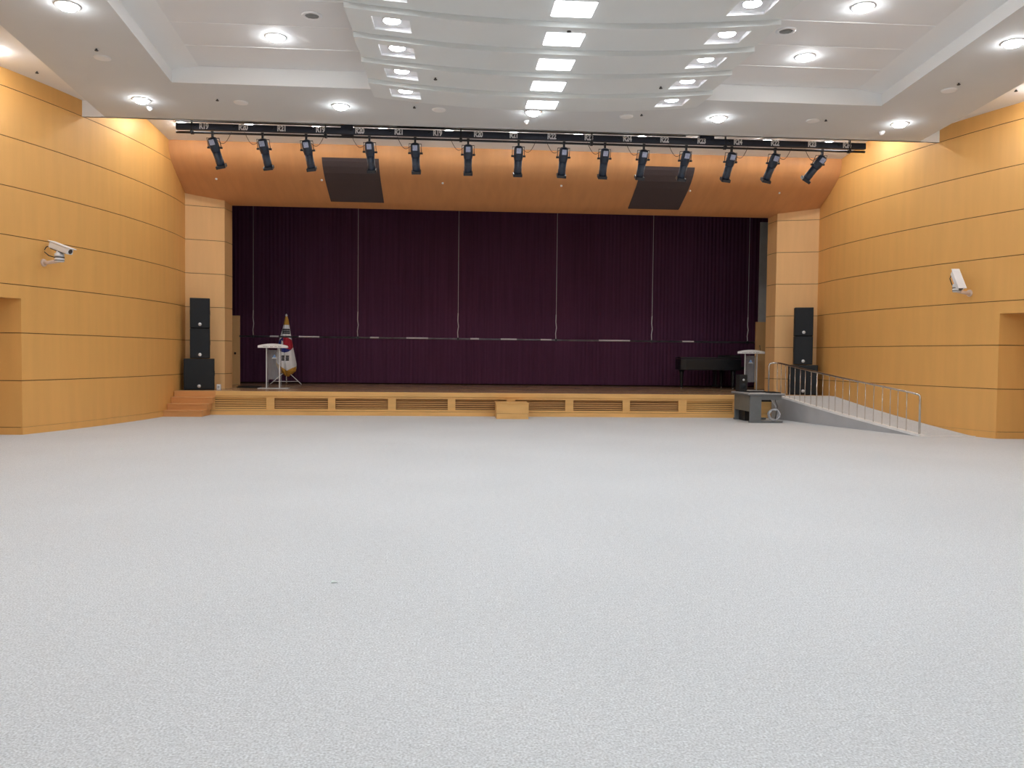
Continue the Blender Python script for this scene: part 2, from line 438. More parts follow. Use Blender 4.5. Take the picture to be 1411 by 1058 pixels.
for i, x in enumerate((-5.95, -2.26, 1.43, 5.09, 8.79)):
    downlight(x, 15.72, ZS, '%s of five round downlights from the left on the grey soffit above the lighting bar' % ORD[i], 'soffit front row')
for q, y in enumerate((11.58, 7.5, 3.4)):
    for sg, nm in ((-1, 'left'), (1, 'right')):
        downlight(CX+sg*(So(y)+Si(y))/2*(.955 if sg < 0 else .958), y, ZS, ('round downlight on the %s soffit band at the picture edge' % nm) if q == 0 else 'round downlight on the %s soffit band above the camera' % nm, 'soffit side rows')
for q in range(7):
    y = 13.2-1.92*q
    for sg, nm in ((-1, 'left'), (1, 'right')):
        if sg < 0: lab = 'round downlight alone in view in the left ceiling recess' if q == 0 else 'round downlight of the left recess out of view overhead'
        else: lab = 'round downlight in the right ceiling recess, %s' % ('nearer the stage', 'nearer the top of the picture')[q] if q < 2 else 'round downlight of the right recess out of view overhead'
        downlight(CX-.0+sg*4.32, y, 6.576, lab, 'recess rows')
for i in range(11):
    x = -6.42+1.543*i
    downlight(x, 19.4, zup(19.4), '%s round downlight from the left in the row behind the lighting bar' % ORD[i], 'row behind the lighting bar', dl_disc2)
for sg, nm in ((-1, 'left'), (1, 'right')):
    downlight(CX+sg*7.98, 18.1, zup(18.1), 'round downlight close to the %s wall, hidden behind the soffit edge' % nm, 'wall washers', dl_disc3)
    for q, y in enumerate((14.25, 9.8, 5.4, 1.0)):
        downlight(CX+sg*(min(hw(y), 10.2)-.62), y, ZC, ('round downlight in the %s cove just outside the picture' % nm) if q == 0 else 'round downlight in the %s cove above the camera' % nm, 'cove lamps', dl_disc3)

# ------------------------------------------------------------------ small ceiling fittings
sp_me = sm(MB().lathe([(.010, -.034), (.028, -.032), (.030, -.022), (.014, -.02), (.014, 0)], 10)).mesh('sprinkler_head', SPRK)
spots = [((51, 101), ZC, 'in the left cove ceiling'), ((133, 70), ZS, 'on the left soffit band'), ((299.5, 139), ZS, 'on the soffit left of the slats'),
         ((571, 149), ZS, 'on the soffit below the left slat lamps'), ((600, 110), 5.98, 'on the slats right of the left lamps'), ((784, 44), 5.93, 'touching the second LED panel from the top'),
         ((910.5, 122), 5.98, 'on the slats left of the right lamps'), ((884, 159.5), ZS, 'on the soffit below the right slat lamps'), ((1138, 167), ZS, 'on the soffit right of the slats'),
         ((1321, 117), ZS, 'on the right soffit band'), ((1400, 126), ZC, 'in the right cove ceiling')]
for p, z, wh in spots:
    P = atZ(p[0], p[1], z-.03)
    o = bpy.data.objects.new('sprinkler', sp_me); COL.objects.link(o); o.location = (P.x, P.y, z)
    tag(o, 'small dark sprinkler head '+wh, 'sprinkler', 'ceiling sprinklers')
dk = sm(MB().lathe([(.10, -.022), (.125, -.018), (.135, -.004), (.135, 0)], 20)).mesh('ceiling_speaker', WHITE)
for p, wh in (((141, 79), 'left soffit band'), ((332, 141), 'soffit left of the slats'), ((605, 151), 'soffit beneath the slats, left of centre'), ((863, 160), 'soffit beneath the slats, right of centre'), ((1120, 166), 'soffit right of the slats'), ((1308, 124), 'right soffit band')):
    P = atZ(p[0], p[1], ZS)
    o = bpy.data.objects.new('ceiling_speaker', dk); COL.objects.link(o); o.location = (P.x, P.y, ZS)
    tag(o, 'flush white ceiling speaker disc on the '+wh, 'ceiling speaker', 'ceiling speakers')
ds = sm(MB().lathe([(.02, -.07), (.045, -.05), (.06, -.02), (.06, 0)], 14)).mesh('smoke_detector', WHT)
for p, wh in (((206.5, 150), 'beside the leftmost soffit downlight'), ((725.5, 168.5), 'below the middle soffit downlight'), ((1215, 183.5), 'beside the rightmost soffit downlight')):
    P = atZ(p[0], p[1], ZS-.03)
    o = bpy.data.objects.new('smoke_detector', ds); COL.objects.link(o); o.location = (P.x, P.y, ZS)
    tag(o, 'small white detector dome on the soffit '+wh, 'detector', 'smoke detectors')
for p, nm in (((430, 22), 'left'), ((1083, 43), 'right')):
    P = atZ(p[0], p[1], 6.57)
    t = thing('air_vent', 'round dark-slotted air vent in the %s ceiling recess' % nm, 'air vent', (P.x, P.y, 6.576), 0, 'recess vents')
    sm(MB().lathe([(.10, -.004), (.105, -.014), (.15, -.008), (.155, 0)], 20)).build('vent_ring', WHT, t)
    sm(MB().lathe([(.10, -.006), (.10, -.001)], 20)).build('vent_core', SPRK, t)
    for a in range(5):
        yv = -.07+.035*a; hx = math.sqrt(max(.0, .098**2-yv*yv))
        MB().box(-hx, yv-.006, -.012, hx, yv+.006, -.005).build('vent_slat', GREYW, t)

# ------------------------------------------------------------------ proscenium: bulkhead, pillars, stage house
PROF = [(20.38, 6.76), (20.38, 6.60), (20.40, 6.47), (20.46, 6.36), (20.56, 6.25), (20.72, 6.13), (20.95, 6.00), (21.2, 5.895), (21.45, 5.80), (21.75, 5.68), (22.05, 5.59), (22.55, 5.565)]
def prof_at(s):
    s *= len(PROF)-1; i = min(int(s), len(PROF)-2); t = s-i
    a, b = PROF[i], PROF[i+1]; return (a[0]+(b[0]-a[0])*t, a[1]+(b[1]-a[1])*t)
XL, XR = CX-8.60, CX+8.60
bk = MB(); n = len(PROF)
bk.add([(XL, y, z) for y, z in PROF] + [(XR, y, z) for y, z in PROF], [(i, i+1, n+i+1, n+i) for i in range(n-1)]); bk.smooth = True
bulk = struct(bk.build('wall_proscenium_header', WOODB))
MB().box(XL, 22.53, 5.57, XR, 22.6, 7.6).build('header_back', BLACKW, bulk)
for nm, x0, x1 in (('left', -3.39, -1.99), ('right', 4.62, 6.02)):
    mb = MB(); pts = [p for p in [(20.425, 6.43)] + PROF[3:10] + [(21.9, 5.637)]]
    off = []
    for i, p in enumerate(pts):
        a = pts[max(i-1, 0)]; b = pts[min(i+1, len(pts)-1)]; d = Vector((b[0]-a[0], b[1]-a[1])).normalized()
        off.append((p[0]+d.y*.025, p[1]-d.x*.025))
    loop = off + pts[::-1]
    mb.prism(loop, x0, x1, axis='x')
    o = mb.build('grille_panel', GRILLE, bulk); o['label'] = 'dark curved loudspeaker cloth panel'
for p in ((298, 246.6), (443.4, 248.2), (610, 252.4), (773.5, 256), (950.8, 263), (1074, 266)):
    P = atY(p[0], p[1], 21.3)
    # drop the head onto the curved face
    best = min((abs((atY(p[0], p[1], y).z)-z), y, z) for y, z in [prof_at(s/200) for s in range(20, 190)])
    P = atY(p[0], p[1], best[1]-.03)
    i0 = ('leftmost', 'left of the dark left panel', 'right of the dark left panel', 'left of the dark right panel', 'right of the dark right panel', 'rightmost')[[298, 443.4, 610, 773.5, 950.8, 1074].index(p[0])]
    o = sm(MB().cyl((0, .07, .04), (0, 0, 0), .014, .014, 8).cyl((0, 0, 0), (0, -.008, -.006), .03, .022, 10)).build('sprinkler', WHT)
    o.location = P; tag(o, 'tiny pale sprinkler on the orange bulkhead, %s' % i0, 'sprinkler', 'bulkhead sprinklers')
for nm, sg in (('left', -1), ('right', 1)):
    A = Vector((CX+sg*8.53, 21.68)); B = Vector((CS+sg*7.53, 22.02)); C_ = Vector((CS+sg*7.49, 22.6))
    core = MB(); core.prism([(A.x, A.y+.012), (B.x+sg*.012, B.y+.012), (C_.x+sg*.012, C_.y), (A.x, C_.y)][::(1 if sg < 0 else -1)], ST-.3, 6.3)
    pw = struct(core.build('wall_pillar_'+nm, JOINT))
    for k in range(0, 7):
        z0, z1 = max(JZ[k]+g, ST), JZ[k+1]-g
        if k == 6: z1 = 5.9
        if z1 <= ST+.05: continue
        nA = Vector((B.y-A.y, -(B.x-A.x))).normalized()
        if nA.y > 0: nA = -nA
        q = [A, B, B+Vector((0, .014)), A+Vector((0, .014))]
        MB().prism([tuple(p) for p in (q if sg < 0 else q[::-1])], z0, z1).build('wood_panel', WOODP, pw)
        q = [B, C_, C_+Vector((sg*.014, 0)), B+Vector((sg*.014, 0))]
        MB().prism([tuple(p) for p in (q if sg < 0 else q[::-1])], z0, z1).build('return_panel', WOODP, pw)
# stage house
YC = 26.6
struct(MB().box(-10.5, YC+1.0, ST, 13.5, YC+1.1, 8).build('wall_stage_back', BLACKW))
struct(MB().box(-10.6, 22.6, ST, -10.5, YC+1.1, 8).build('wall_stage_left', BLACKW))
struct(MB().box(13.5, 22.6, ST, 13.6, YC+1.1, 8).build('wall_stage_right', BLACKW))
struct(MB().box(-10.6, 22.55, 8, 13.6, YC+1.1, 8.1).build('ceiling_stage', BLACKW))
struct(MB().box(-10.6, 22.6, ST, CX-8.5, 22.7, 8).build('wall_stage_front_left', BLACKW))
struct(MB().box(CX+8.5, 22.6, ST, 13.6, 22.7, 8).build('wall_stage_front_right', BLACKW))
wr = struct(MB().box(9.42, 24.9, ST, 10.6, 25.0, 2.72).build('wall_wing_right', WOODP))
MB().box(9.50, 24.94, 2.72, 10.6, 25.0, 5.86).build('grey_upper_wall', GREYW, wr)
dr = thing('stage_door', 'pale wooden door at the left edge of the stage curtain', 'door', (-7.0, 24.95, ST))
bevel(MB().box(-.6, 0, 0, .42, .05, 2.09).build('door_leaf', WOODP, dr), .004)
MB().cyl((.30, 0, .95), (.30, -.05, .95), .02).cyl((.30, -.05, .95), (.30, -.07, .95), .035).build('door_knob', CHROME, dr)
# curtain
cu = thing('stage_curtain', 'dark plum pleated curtain closed across the back of the stage', 'curtain', (0, YC, ST))
NP = 1500; x0c, x1c = -8.6, 10.6
vs_, pr = [], 0
for i in range(NP+1):
    x = x0c+(x1c-x0c)*i/NP
    yy = (.008+.004*math.sin(x*3.1))*math.sin(x*2*PI/.125+.6*math.sin(x*1.7)) + .010*math.sin(x*2*PI/.53) + .03*math.sin(x*.9)
    vs_.append((x, yy))
mb = MB(); mb.add([(x, y, .03) for x, y in vs_] + [(x*1.0, y*.9, 7.2) for x, y in vs_], [(i, i+1, NP+2+i, NP+1+i) for i in range(NP)]); mb.smooth = True
mb.build('pleated_drape', CURT, cu)
MB().box(x0c, -.03, 7.2, x1c, .03, 7.26).build('curtain_track', BLACKW, cu)

# ------------------------------------------------------------------ stage platform
stg = thing('stage_platform', 'low wooden stage with louvred front spanning the far end of the hall', 'stage', (0, SF, 0))
SL, SR = CX-8.44, CX+8.44
MB().box(SL, .06, ST-.14, SR, 1.42, ST-.02).build('deck_front', STGW, stg)
MB().box(-10.5, 1.38, ST-.14, 13.5, YC+1.1-SF, ST-.004).build('deck_back', DECK, stg)
MB().box(SL, .11, ST-.02, SR, 1.40, ST-.001).build('deck_boards', DECK, stg)
bevel(MB().box(SL, -.03, ST-.115, SR, .11, ST).build('stage_nosing', STGW, stg), .012)
MB().box(SL, .12, 0, SR, .16, ST-.12).build('backing_board', DARKW, stg)
MB().box(SL, -.012, 0, SR, .05, .105).build('plinth_board', STGW, stg)
MB().box(SL, 0, .112, SR, .05, .162).build('lower_rail', STGW, stg)
MB().box(SL, 0, .432, SR, .05, .486).build('upper_rail', STGW, stg)
ops = [(295.6, 367), (378, 452), (462, 534.6), (545.5, 617), (627.5, 698), (710, 779), (790, 858), (868, 935), (946, 1010)]
OX = [(atY(a, 556, SF).x, atY(b, 556, SF).x) for a, b in ops]
edges = [(SL, OX[0][0])] + [(OX[i][1], OX[i+1][0]) for i in range(8)] + [(OX[8][1], SR)]
for a, b in edges: MB().box(a, -.004, .162, b, .05, .432).build('mullion', STGW, stg)
for i, (a, b) in enumerate(OX):
    flush = i in (0, 8)
    for q in range(5):
        z = .178+.053*q; yo = .012 if flush else .05
        v = [(a, yo, z), (b, yo, z), (b, yo+.03, z+.034), (a, yo+.03, z+.034), (a, yo+.012, z-.004), (b, yo+.012, z-.004), (b, yo+.042, z+.03), (a, yo+.042, z+.03)]
        MB().add(v, [(0, 1, 2, 3), (7, 6, 5, 4), (0, 4, 5, 1), (3, 2, 6, 7), (1, 5, 6, 2), (0, 3, 7, 4)]).build('louver_slat', STGW if flush else LOUV, stg)
# steps at the left
sp = thing('stage_steps', 'flight of wooden steps up to the stage beside the left wall', 'steps', (-6.17, SF, 0))
for q in range(4):
    z1 = .15*(q+1); yf = -.70+.235*q; xr = .0+.055*q
    xl = (CX-hw(SF+yf))+6.17+.01
    if q == 3: continue
    MB().box(xl, yf+.02, .15*q, xr, -.035, z1-.03).build('riser', STEPW, sp)
    bevel(MB().box(xl, yf, z1-.03, xr+.01, -.035, z1).build('tread', STEPW, sp), .006)
MB().box((CX-hw(SF))+6.17+.02, -.034, .45, .14, -.03, .6).build('top_riser', STEPW, sp)
# box step in the middle
bs = thing('box_step', 'plain wooden box step set against the middle of the stage front', 'step', (1.375, SF-.045, 0))
bevel(MB().box(-.40, -.80, .135, .40, 0, .375).build('upper_box', STGW, bs), .006)
bevel(MB().box(-.395, -.80, 0, .395, 0, .13).build('plinth_box', STGW, bs), .004)
bevel(MB().box(-.41, -.815, .372, .41, 0, .395).build('tread', STGW, bs), .006)

# ------------------------------------------------------------------ ramp and railing at the right
RP = [(8.24, 20.60), (8.27, 20.39), (8.53, 19.1), (8.82, 17.95), (9.14, 16.95), (9.42, 16.05), (9.48, 15.86)]
def rz_(y): return max(.006, ST*min(1, (y-15.85)/(20.35-15.85)))
rp = thing('access_ramp', 'grey carpeted access ramp rising to the stage along the right wall', 'ramp', (8.26, SF, 0))
def rl(p, z): return (p[0]-8.26, p[1]-SF, z)
n = len(RP)
dv = [rl(p, rz_(p[1])-.002) for p in RP] + [rl((CX+hw(p[1])-.02, p[1]), rz_(p[1])-.002) for p in RP]
mb = MB(); mb.add(dv + [(x, y, 0) for x, y, z in dv], [(i, i+1, n+i+1, n+i) for i in range(n-1)] + [(n-1, 2*n-1, 4*n-1, 3*n-1), (0, 2*n, 3*n, n)])
mb.build('ramp_deck', CARPET, rp)
sv = [rl(p, 0) for p in RP] + [rl(p, rz_(p[1])-.0) for p in RP]
mb = MB(); mb.add(sv + [(x+.03, y, z) for x, y, z in sv], [(i, n+i, n+i+1, i+1) for i in range(n-1)] + [(2*n+i, 2*n+i+1, 3*n+i+1, 3*n+i) for i in range(n-1)])
mb.build('side_wall', RAMPS, rp)
cvv = []
for p in RP: cvv += [rl((p[0]-.015, p[1]), rz_(p[1])-.012), rl((p[0]+.10, p[1]), rz_(p[1])-.012), rl((p[0]+.10, p[1]), rz_(p[1])+.035), rl((p[0]-.015, p[1]), rz_(p[1])+.035)]
mb = MB(); mb.add(cvv, [(4*i+j, 4*i+(j+1) % 4, 4*i+4+(j+1) % 4, 4*i+4+j) for i in range(n-1) for j in range(4)] + [(3, 2, 1, 0), (4*n-4, 4*n-3, 4*n-2, 4*n-1)])
mb.build('kerb', CURB, rp)
MB().box(*rl((9.46, 15.84), 0), *rl((CX+hw(15.84)-.03, 15.88), .014)).build('end_strip', CURB, rp)
ra = thing('ramp_railing', 'stainless steel railing with thin balusters along the ramp', 'railing', (8.26, SF, 0))
def along(t):
    y = 20.50+(15.93-20.50)*t
    for a, b in zip(RP[:-1], RP[1:]):
        if b[1] <= y <= a[1]:
            s = (a[1]-y)/(a[1]-b[1]); return (a[0]+(b[0]-a[0])*s+.045, y)
    return (RP[-1][0]+.045, y)
HR = .85
top = []
p0 = along(0); top += [rl((p0[0]-.18, p0[1]+.02), ST+.02), rl((p0[0]-.18, p0[1]+.02), ST+HR-.07), rl((p0[0]-.15, p0[1]+.02), ST+HR-.015), rl((p0[0]-.10, p0[1]+.01), ST+HR), rl(p0, ST+HR)]
for i in range(1, 24):
    p = along(i/24); top.append(rl(p, rz_(p[1])+HR))
pe = along(1)
top += [rl((pe[0], pe[1]+.06), rz_(pe[1])+HR-.01), rl((pe[0]+.003, pe[1]+.015), rz_(pe[1])+HR-.04), rl(pe, rz_(pe[1])+HR-.11), rl(pe, .01)]
sm(MB().tube(top, .022, 10)).build('handrail', CHROME, ra)
bpx = [180, 212, 247, 283, 323, 365, 405, 455, 500, 550, 600, 652, 710, 765, 830, 893, 960, 1030, 1095, 1158, 1228]
for X_ in bpx:
    px = 1040+X_/5.88
    t = min((abs((lambda p: IW/2+FPX*((Vector((p[0], p[1], rz_(p[1])+.2))-cO).dot(cR))/((Vector((p[0], p[1], rz_(p[1])+.2))-cO).dot(cF)))(along(s/400))-px), s/400) for s in range(0, 397))[1]
    p = along(t); rr = .016 if X_ == 500 else .0095
    sm(MB().cyl(rl(p, rz_(p[1])+.03), rl(p, rz_(p[1])+HR), rr, rr, 8)).build('main_post' if X_ == 500 else 'baluster', CHROME, ra)
sm(MB().lathe([(.05, 0), (.05, .012), (.03, .016)], 14, c=rl(pe, 0))).build('post_flange', CHROME, ra)

# ------------------------------------------------------------------ loudspeaker stacks
def cabinet(name, label, x, y, z, wd, dp, ht, group, badge_z):
    t = thing(name, label, 'loudspeaker', (x, y, z), .28 if x < 0 else -.34, group)
    bevel(MB().box(-wd/2, .02, .004, wd/2, dp, ht-.004).build('cabinet', SPKC, t), .012)
    bevel(MB().box(-wd/2+.012, 0, .016, wd/2-.012, .03, ht-.016).build('front_grille', SPKM, t), .01)
    sm(MB().cyl((0, .002, badge_z), (0, -.008, badge_z), .045, .04, 16)).build('round_badge' if ht < .8 else 'badge', BADGE, t)
    for s in (-1, 1): MB().box(s*wd/2-.006, dp*.4, ht*.45, s*wd/2+.006, dp*.75, ht*.6).build('side_handle', SPKM, t)
    return t
for nm, xc in (('left', -6.59), ('right', 9.31)):
    gz = 'loudspeaker stack by the %s pillar' % nm
    cabinet('subwoofer', 'wide black subwoofer at the bottom of the speaker stack by the %s pillar' % nm, xc, 21.12, ST, .74, .42, .805, gz, .10)
    cabinet('loudspeaker', 'middle black loudspeaker box of the stack by the %s pillar' % nm, xc+(.02 if nm == 'left' else -.01), 21.13, ST+.805, .48, .38, .775, gz, .10)
    cabinet('loudspeaker', 'topmost black loudspeaker box of the stack by the %s pillar' % nm, xc+(.02 if nm == 'left' else -.01), 21.13, ST+1.58, .48, .38, .775, gz, .10)
so = thing('socket_box', 'small white socket box on the stage beside the left subwoofer', 'socket', (-6.17, 21.35, ST))
bevel(MB().box(-.05, 0, 0, .05, .06, .14).build('housing', WHT, so), .006)
MB().cyl((0, 0, .07), (0, -.006, .07), .03).build('socket_face', GREYW, so)

# ------------------------------------------------------------------ lighting bar
YT = 17.5
def bx(px, py=185): return atY(px, py, YT).x
xb0, xb1 = bx(243, 175), bx(1192, 199)
lb = thing('lighting_bar', 'long black lighting bar with numbered cable tray hanging below the ceiling', 'lighting bar', (0, YT, ZS))
TZ0, TZ1, PZ, UZ = 6.225-ZS, 6.355-ZS, 6.172-ZS, 6.402-ZS
bevel(MB().box(xb0, -.05, TZ0, xb1, .05, TZ1).build('cable_tray', TRAY, lb), .006)
sm(MB().cyl((xb0, 0, PZ), (xb1, 0, PZ), .024, .024, 12)).build('lower_pipe', BLK, lb)
sm(MB().cyl((xb0-.02, 0, UZ), (bx(945), 0, UZ), .014, .014, 10)).build('upper_pipe', BLK, lb)
MB().box(bx(470), -.07, TZ0-.01, bx(487), .07, TZ1+.06).build('junction_box', TRAY, lb)
MB().box(bx(963), -.07, TZ1-.01, bx(983), .07, TZ1+.05).build('junction_box', TRAY, lb)
MB().box(bx(547), -.06, UZ-.012, bx(613), .0, UZ+.03).build('cable_sleeve', BLK, lb)
for px in (265, 449, 635, 815, 999, 1170):
    x = bx(px)
    MB().box(x-.012, -.06, PZ-.05, x+.012, -.05, UZ+.03).box(x-.03, -.062, PZ-.035, x+.03, .03, PZ+.035).build('bracket', BLK, lb)
    MB().cyl((x, 0, TZ1), (x, 0, zup(YT)-ZS), .008).build('hanger_rod', BLK, lb)
NUM = ['R19', 'R20', 'R21']*3 + ['R22', 'R23', 'R24']*3
NPX = [282, 336, 389, 442, 496, 550, 603, 659, 708, 760, 811, 864, 915, 966, 1016, 1067, 1118, 1166]
txt = {}
for s in sorted(set(NUM)):
    cu_ = bpy.data.curves.new('txt', 'FONT'); cu_.body = s; cu_.size = .155; cu_.align_x = 'CENTER'; cu_.align_y = 'CENTER'; cu_.extrude = .001; cu_.offset = .007; cu_.space_character = .95
    to = bpy.data.objects.new('txt', cu_); COL.objects.link(to)
    dg = bpy.context.evaluated_depsgraph_get(); me = bpy.data.meshes.new_from_object(to.evaluated_get(dg))
    me.materials.clear(); me.materials.append(LETTER); txt[s] = me
    bpy.data.objects.remove(to)
for s, px in zip(NUM, NPX):
    o = link_copy(txt[s], 'number_label', lb, (bx(px), -.053, (TZ0+TZ1)/2)); o.rotation_euler = (PI/2, 0, 0); o.scale = (.8, 1, 1)
    MB().cyl((bx(px-12), -.05, (TZ0+TZ1)/2+.0), (bx(px-12), -.075, (TZ0+TZ1)/2), .018, .018, 8).build('socket_outlet', BLK, lb)

tops = [(293, 301, 229), (362, 367, 231), (422, 427, 233), (509, 511, 237), (572, 573, 238), (645, 645, 240), (714.5, 714, 242), (777, 775, 242.5), (833.5, 832, 243), (887, 884, 243.5), (945.5, 942, 244), (1008, 1004, 245), (1068, 1061, 245), (1133, 1117, 244)]
for i, (pt, pe_, py) in enumerate(tops):
    xt = bx(pt, 205); E_ = atY(pe_, py, YT+.28); dx = (E_.x-xt*(YT+.28)/YT)
    t = thing('stage_spotlight', '%s black stage spotlight from the left end of the lighting bar' % ORD[i], 'spotlight', (xt, YT, PZ+ZS), 0, 'spotlights on the lighting bar')
    piv = Vector((0, .02, -.30)); ln = (E_.z-(PZ+ZS-.10))
    axis = Vector((dx, .28, ln)).normalized()
    tilt = Vector((0, 0, -1)).rotation_difference(axis).to_matrix().to_4x4()
    MX = Matrix.Translation(piv+Vector((dx*.35, 0, 0))) @ tilt
    # body along -z local, rear at +.2, front at -.44
    sm(MB().lathe([(.05, .215), (.085, .20), (.10, .16), (.10, -.02), (.092, -.05), (.092, -.08)], 14)).xf(MX).build('lamp_housing', LAMPB, t)
    sm(MB().lathe([(.085, -.08), (.082, -.25), (.086, -.26), (.084, -.40)], 14)).xf(MX).build('lens_barrel', LAMPB, t)
    MB().lathe([(.068, -.402), (.066, -.404)], 14).xf(MX).build('lens', BLK, t)
    fr = MB()
    for a in range(4):
        an = a*PI/2; c_, s_ = math.cos(an), math.sin(an)
        fr.add([(c_*.075-s_*q*.098, s_*.075+c_*q*.098, z) for q in (-1, 1) for z in (-.37, -.43)] + [(c_*.098-s_*q*.098, s_*.098+c_*q*.098, z) for q in (-1, 1) for z in (-.37, -.43)],
               [(0, 1, 3, 2), (4, 6, 7, 5), (0, 4, 5, 1), (2, 3, 7, 6), (0, 2, 6, 4), (1, 5, 7, 3)])
    fr.xf(MX).build('gel_frame', BLK, t)
    MB().box(-.05, -.11, .08, .05, -.085, .19).xf(MX).build('rating_plate', LAMPT, t)
    for a in range(4): sm(MB().lathe([(.106, 0), (.106, .006)], 14, c=(0, 0, .02+.035*a))).xf(MX).build('cooling_fin', LAMPB, t)
    yk = [(-.13, .02, -.30), (-.13, .02, -.10), (.13, .02, -.10), (.13, .02, -.30)]
    sm(MB().tube([Vector(p)+Vector((dx*.35*(p[2] < -.2), 0, 0)) for p in yk], .009, 6)).build('yoke', BLK, t)
    for s in (-1, 1): sm(MB().cyl((s*.10+dx*.35, .02, -.30), (s*.155+dx*.35, .02, -.30), .022, .022, 10)).build('knob', BLK, t)
    MB().box(-.02, -.03, -.10, .02, .03, -.01).box(-.028, -.035, -.02, .028, .035, .03).build('clamp', BLK, t)
    k_ = random.choice((-1, 1))
    cb = [(dx*.1, .02, -.12)] + [(k_*(.08+.30*s), .03, -.12-.12*math.sin(PI*s)+.16*s*s) for s in [q/10 for q in range(1, 11)]]
    sm(MB().tube(cb, .006, 5)).build('power_cable', CABLE, t)

# ------------------------------------------------------------------ batten in front of the curtain
YBt = 24.6
bt = thing('flown_batten', 'thin steel pipe batten hanging on six wires in front of the curtain', 'batten', (0, YBt, 0))
xa, xz = atY(330, 463, YBt), atY(1040, 474, YBt)
zb_ = 2.06
sm(MB().cyl((xa.x, 0, zb_), (xz.x, 0, zb_), .026, .026, 8)).build('pipe', BATT, bt)
for px in (349, 493, 631, 766, 898, 1030):
    x = atY(px, 468, YBt).x
    MB().cyl((x, 0, zb_+.75), (x, 0, 8.0), .0065, .0065, 6).build('suspension_wire', WIRE, bt)
    MB().tube([(x, 0, zb_+.02), (x-.012, 0, zb_+.2), (x+.012, 0, zb_+.38), (x-.008, 0, zb_+.55), (x, 0, zb_+.78)], .013, 6).build('turnbuckle_chain', WIRE, bt)
    MB().box(x-.03, -.035, zb_-.04, x+.03, .035, zb_+.04).build('pipe_clamp', BLK, bt)
for a, b in ((510, 522), (560, 590), (648, 660), (690, 712), (745, 760), (825, 868), (940, 956), (372, 384), (412, 440)):
    p, q = atY(a, 468, YBt).x, atY(b, 468, YBt).x
    MB().cyl((p, -.004, zb_+.006), (q, -.004, zb_+.006), .027, .027, 8).build('tape_band', WIRE, bt)

# ------------------------------------------------------------------ lecterns
def lectern(x, y, label, rz):
    t = thing('lectern', label, 'lectern', (x, y, ST), rz, 'acrylic lecterns')
    bevel(MB().box(-.40, -.24, 0, .40, .24, .022).build('base_plate', ACRYLE, t), .006)
    n = 14; fr = []
    for i in range(n+1):
        u = -1+2*i/n; fr.append((u*.39, 1.165+.055*(1-u*u)))
    loop = [(-.39, 1.105), (.39, 1.105)] + fr[::-1]
    bevel(MB().prism(loop, -.27, -.25, axis='y').build('front_fascia', WHT, t), .004)
    MB().add([(-.38, -.25, 1.135), (.38, -.25, 1.135), (.36, .20, 1.115), (-.36, .20, 1.115), (-.38, -.25, 1.165), (.38, -.25, 1.165), (.36, .20, 1.145), (-.36, .20, 1.145)],
             [(3, 2, 1, 0), (4, 5, 6, 7), (0, 1, 5, 4), (1, 2, 6, 5), (2, 3, 7, 6), (3, 0, 4, 7)]).build('desk_top', WHT, t)
    q = MB()
    for i in range(16):
        if i in (5, 9, 12): continue
        q.box(-.25+.03*i, -.2725, 1.128, -.25+.03*i+.019, -.27, 1.15)
    q.build('lettering_line', GREYW, t)
    for s in (-1, 1):
        bevel(MB().box(s*.17-.012, -.20, .02, s*.17+.012, .18, 1.09).build('side_panel', ACRYL, t), .003)
        MB().box(s*.17-.014, -.212, .02, s*.17+.014, -.20, 1.10).build('panel_edge', ACRYLE, t)
    MB().box(-.16, .10, .25, .16, .11, 1.05).build('centre_panel', ACRYL, t)
    e = MB().prism([(-.055, .84), (.055, .84), (.02, .90), (0, .93), (-.02, .90)], .09, .098, axis='y').build('emblem', EMBL, t)
    MB().prism([(-.07, .815), (.07, .815), (.05, .845), (-.05, .845)], .088, .096, axis='y').build('emblem_base', WHT, t)
    sm(MB().tube([(.26, -.05, 1.10), (.26, -.05, 1.2), (.255, -.02, 1.28), (.25, .03, 1.33)], .006, 6).cyl((.25, .03, 1.33), (.249, .05, 1.35), .012, .012, 8)).build('gooseneck_microphone', BLK, t)
    return t
PL = atY(377.5, 500, 22.3); lectern(PL.x, 22.3, 'white-topped clear acrylic lectern on the stage beside the flag', .10)
PL = atY(1034.5, 500, 23.6); lectern(PL.x, 23.6, 'white-topped clear acrylic lectern on the stage behind the grey desk', -.33)

# ------------------------------------------------------------------ flag on its stand
YFg = 25.5; mpp = YFg/FPX
P0 = atY(394.5, 526, YFg)
fg = thing('flag_on_stand', 'national flag with gold fringe draped on a chrome floor stand', 'flag', (P0.x, YFg, ST))
ztop = atY(394, 433, YFg).z-ST
def zpx(py): return ztop-(py-433)*mpp
def xpx(px): return (px-394.5)*mpp
sm(MB().cyl((0, 0, .05), (0, 0, ztop-.04), .014, .014, 8)).build('pole', WHT, fg)
sm(MB().lathe([(.012, -.06), (.03, -.03), (.034, 0), (.02, .03), (.006, .045)], 12, c=(0, 0, ztop-.03))).build('finial', WHT, fg)
out = [(436, 393, 396), (441, 392, 397.5), (448, 390.6, 398.6), (456, 388.4, 399.8), (464, 386, 401), (472, 384, 402.6), (480, 382.5, 404), (490, 381, 406), (500, 380.8, 408), (505, 382.4, 408), (510, 385.5, 407), (514, 390, 402), (517, 395, 398)]
def edge(py):
    for a, b in zip(out[:-1], out[1:]):
        if a[0] <= py <= b[0]:
            t = (py-a[0])/(b[0]-a[0]); return a[1]+(b[1]-a[1])*t, a[2]+(b[2]-a[2])*t
    return out[-1][1:]
def fringe_y(px):        # lower border of the white cloth
    if px < 397: return 509-(397-px)*.72
    return 509-(px-397)*.52
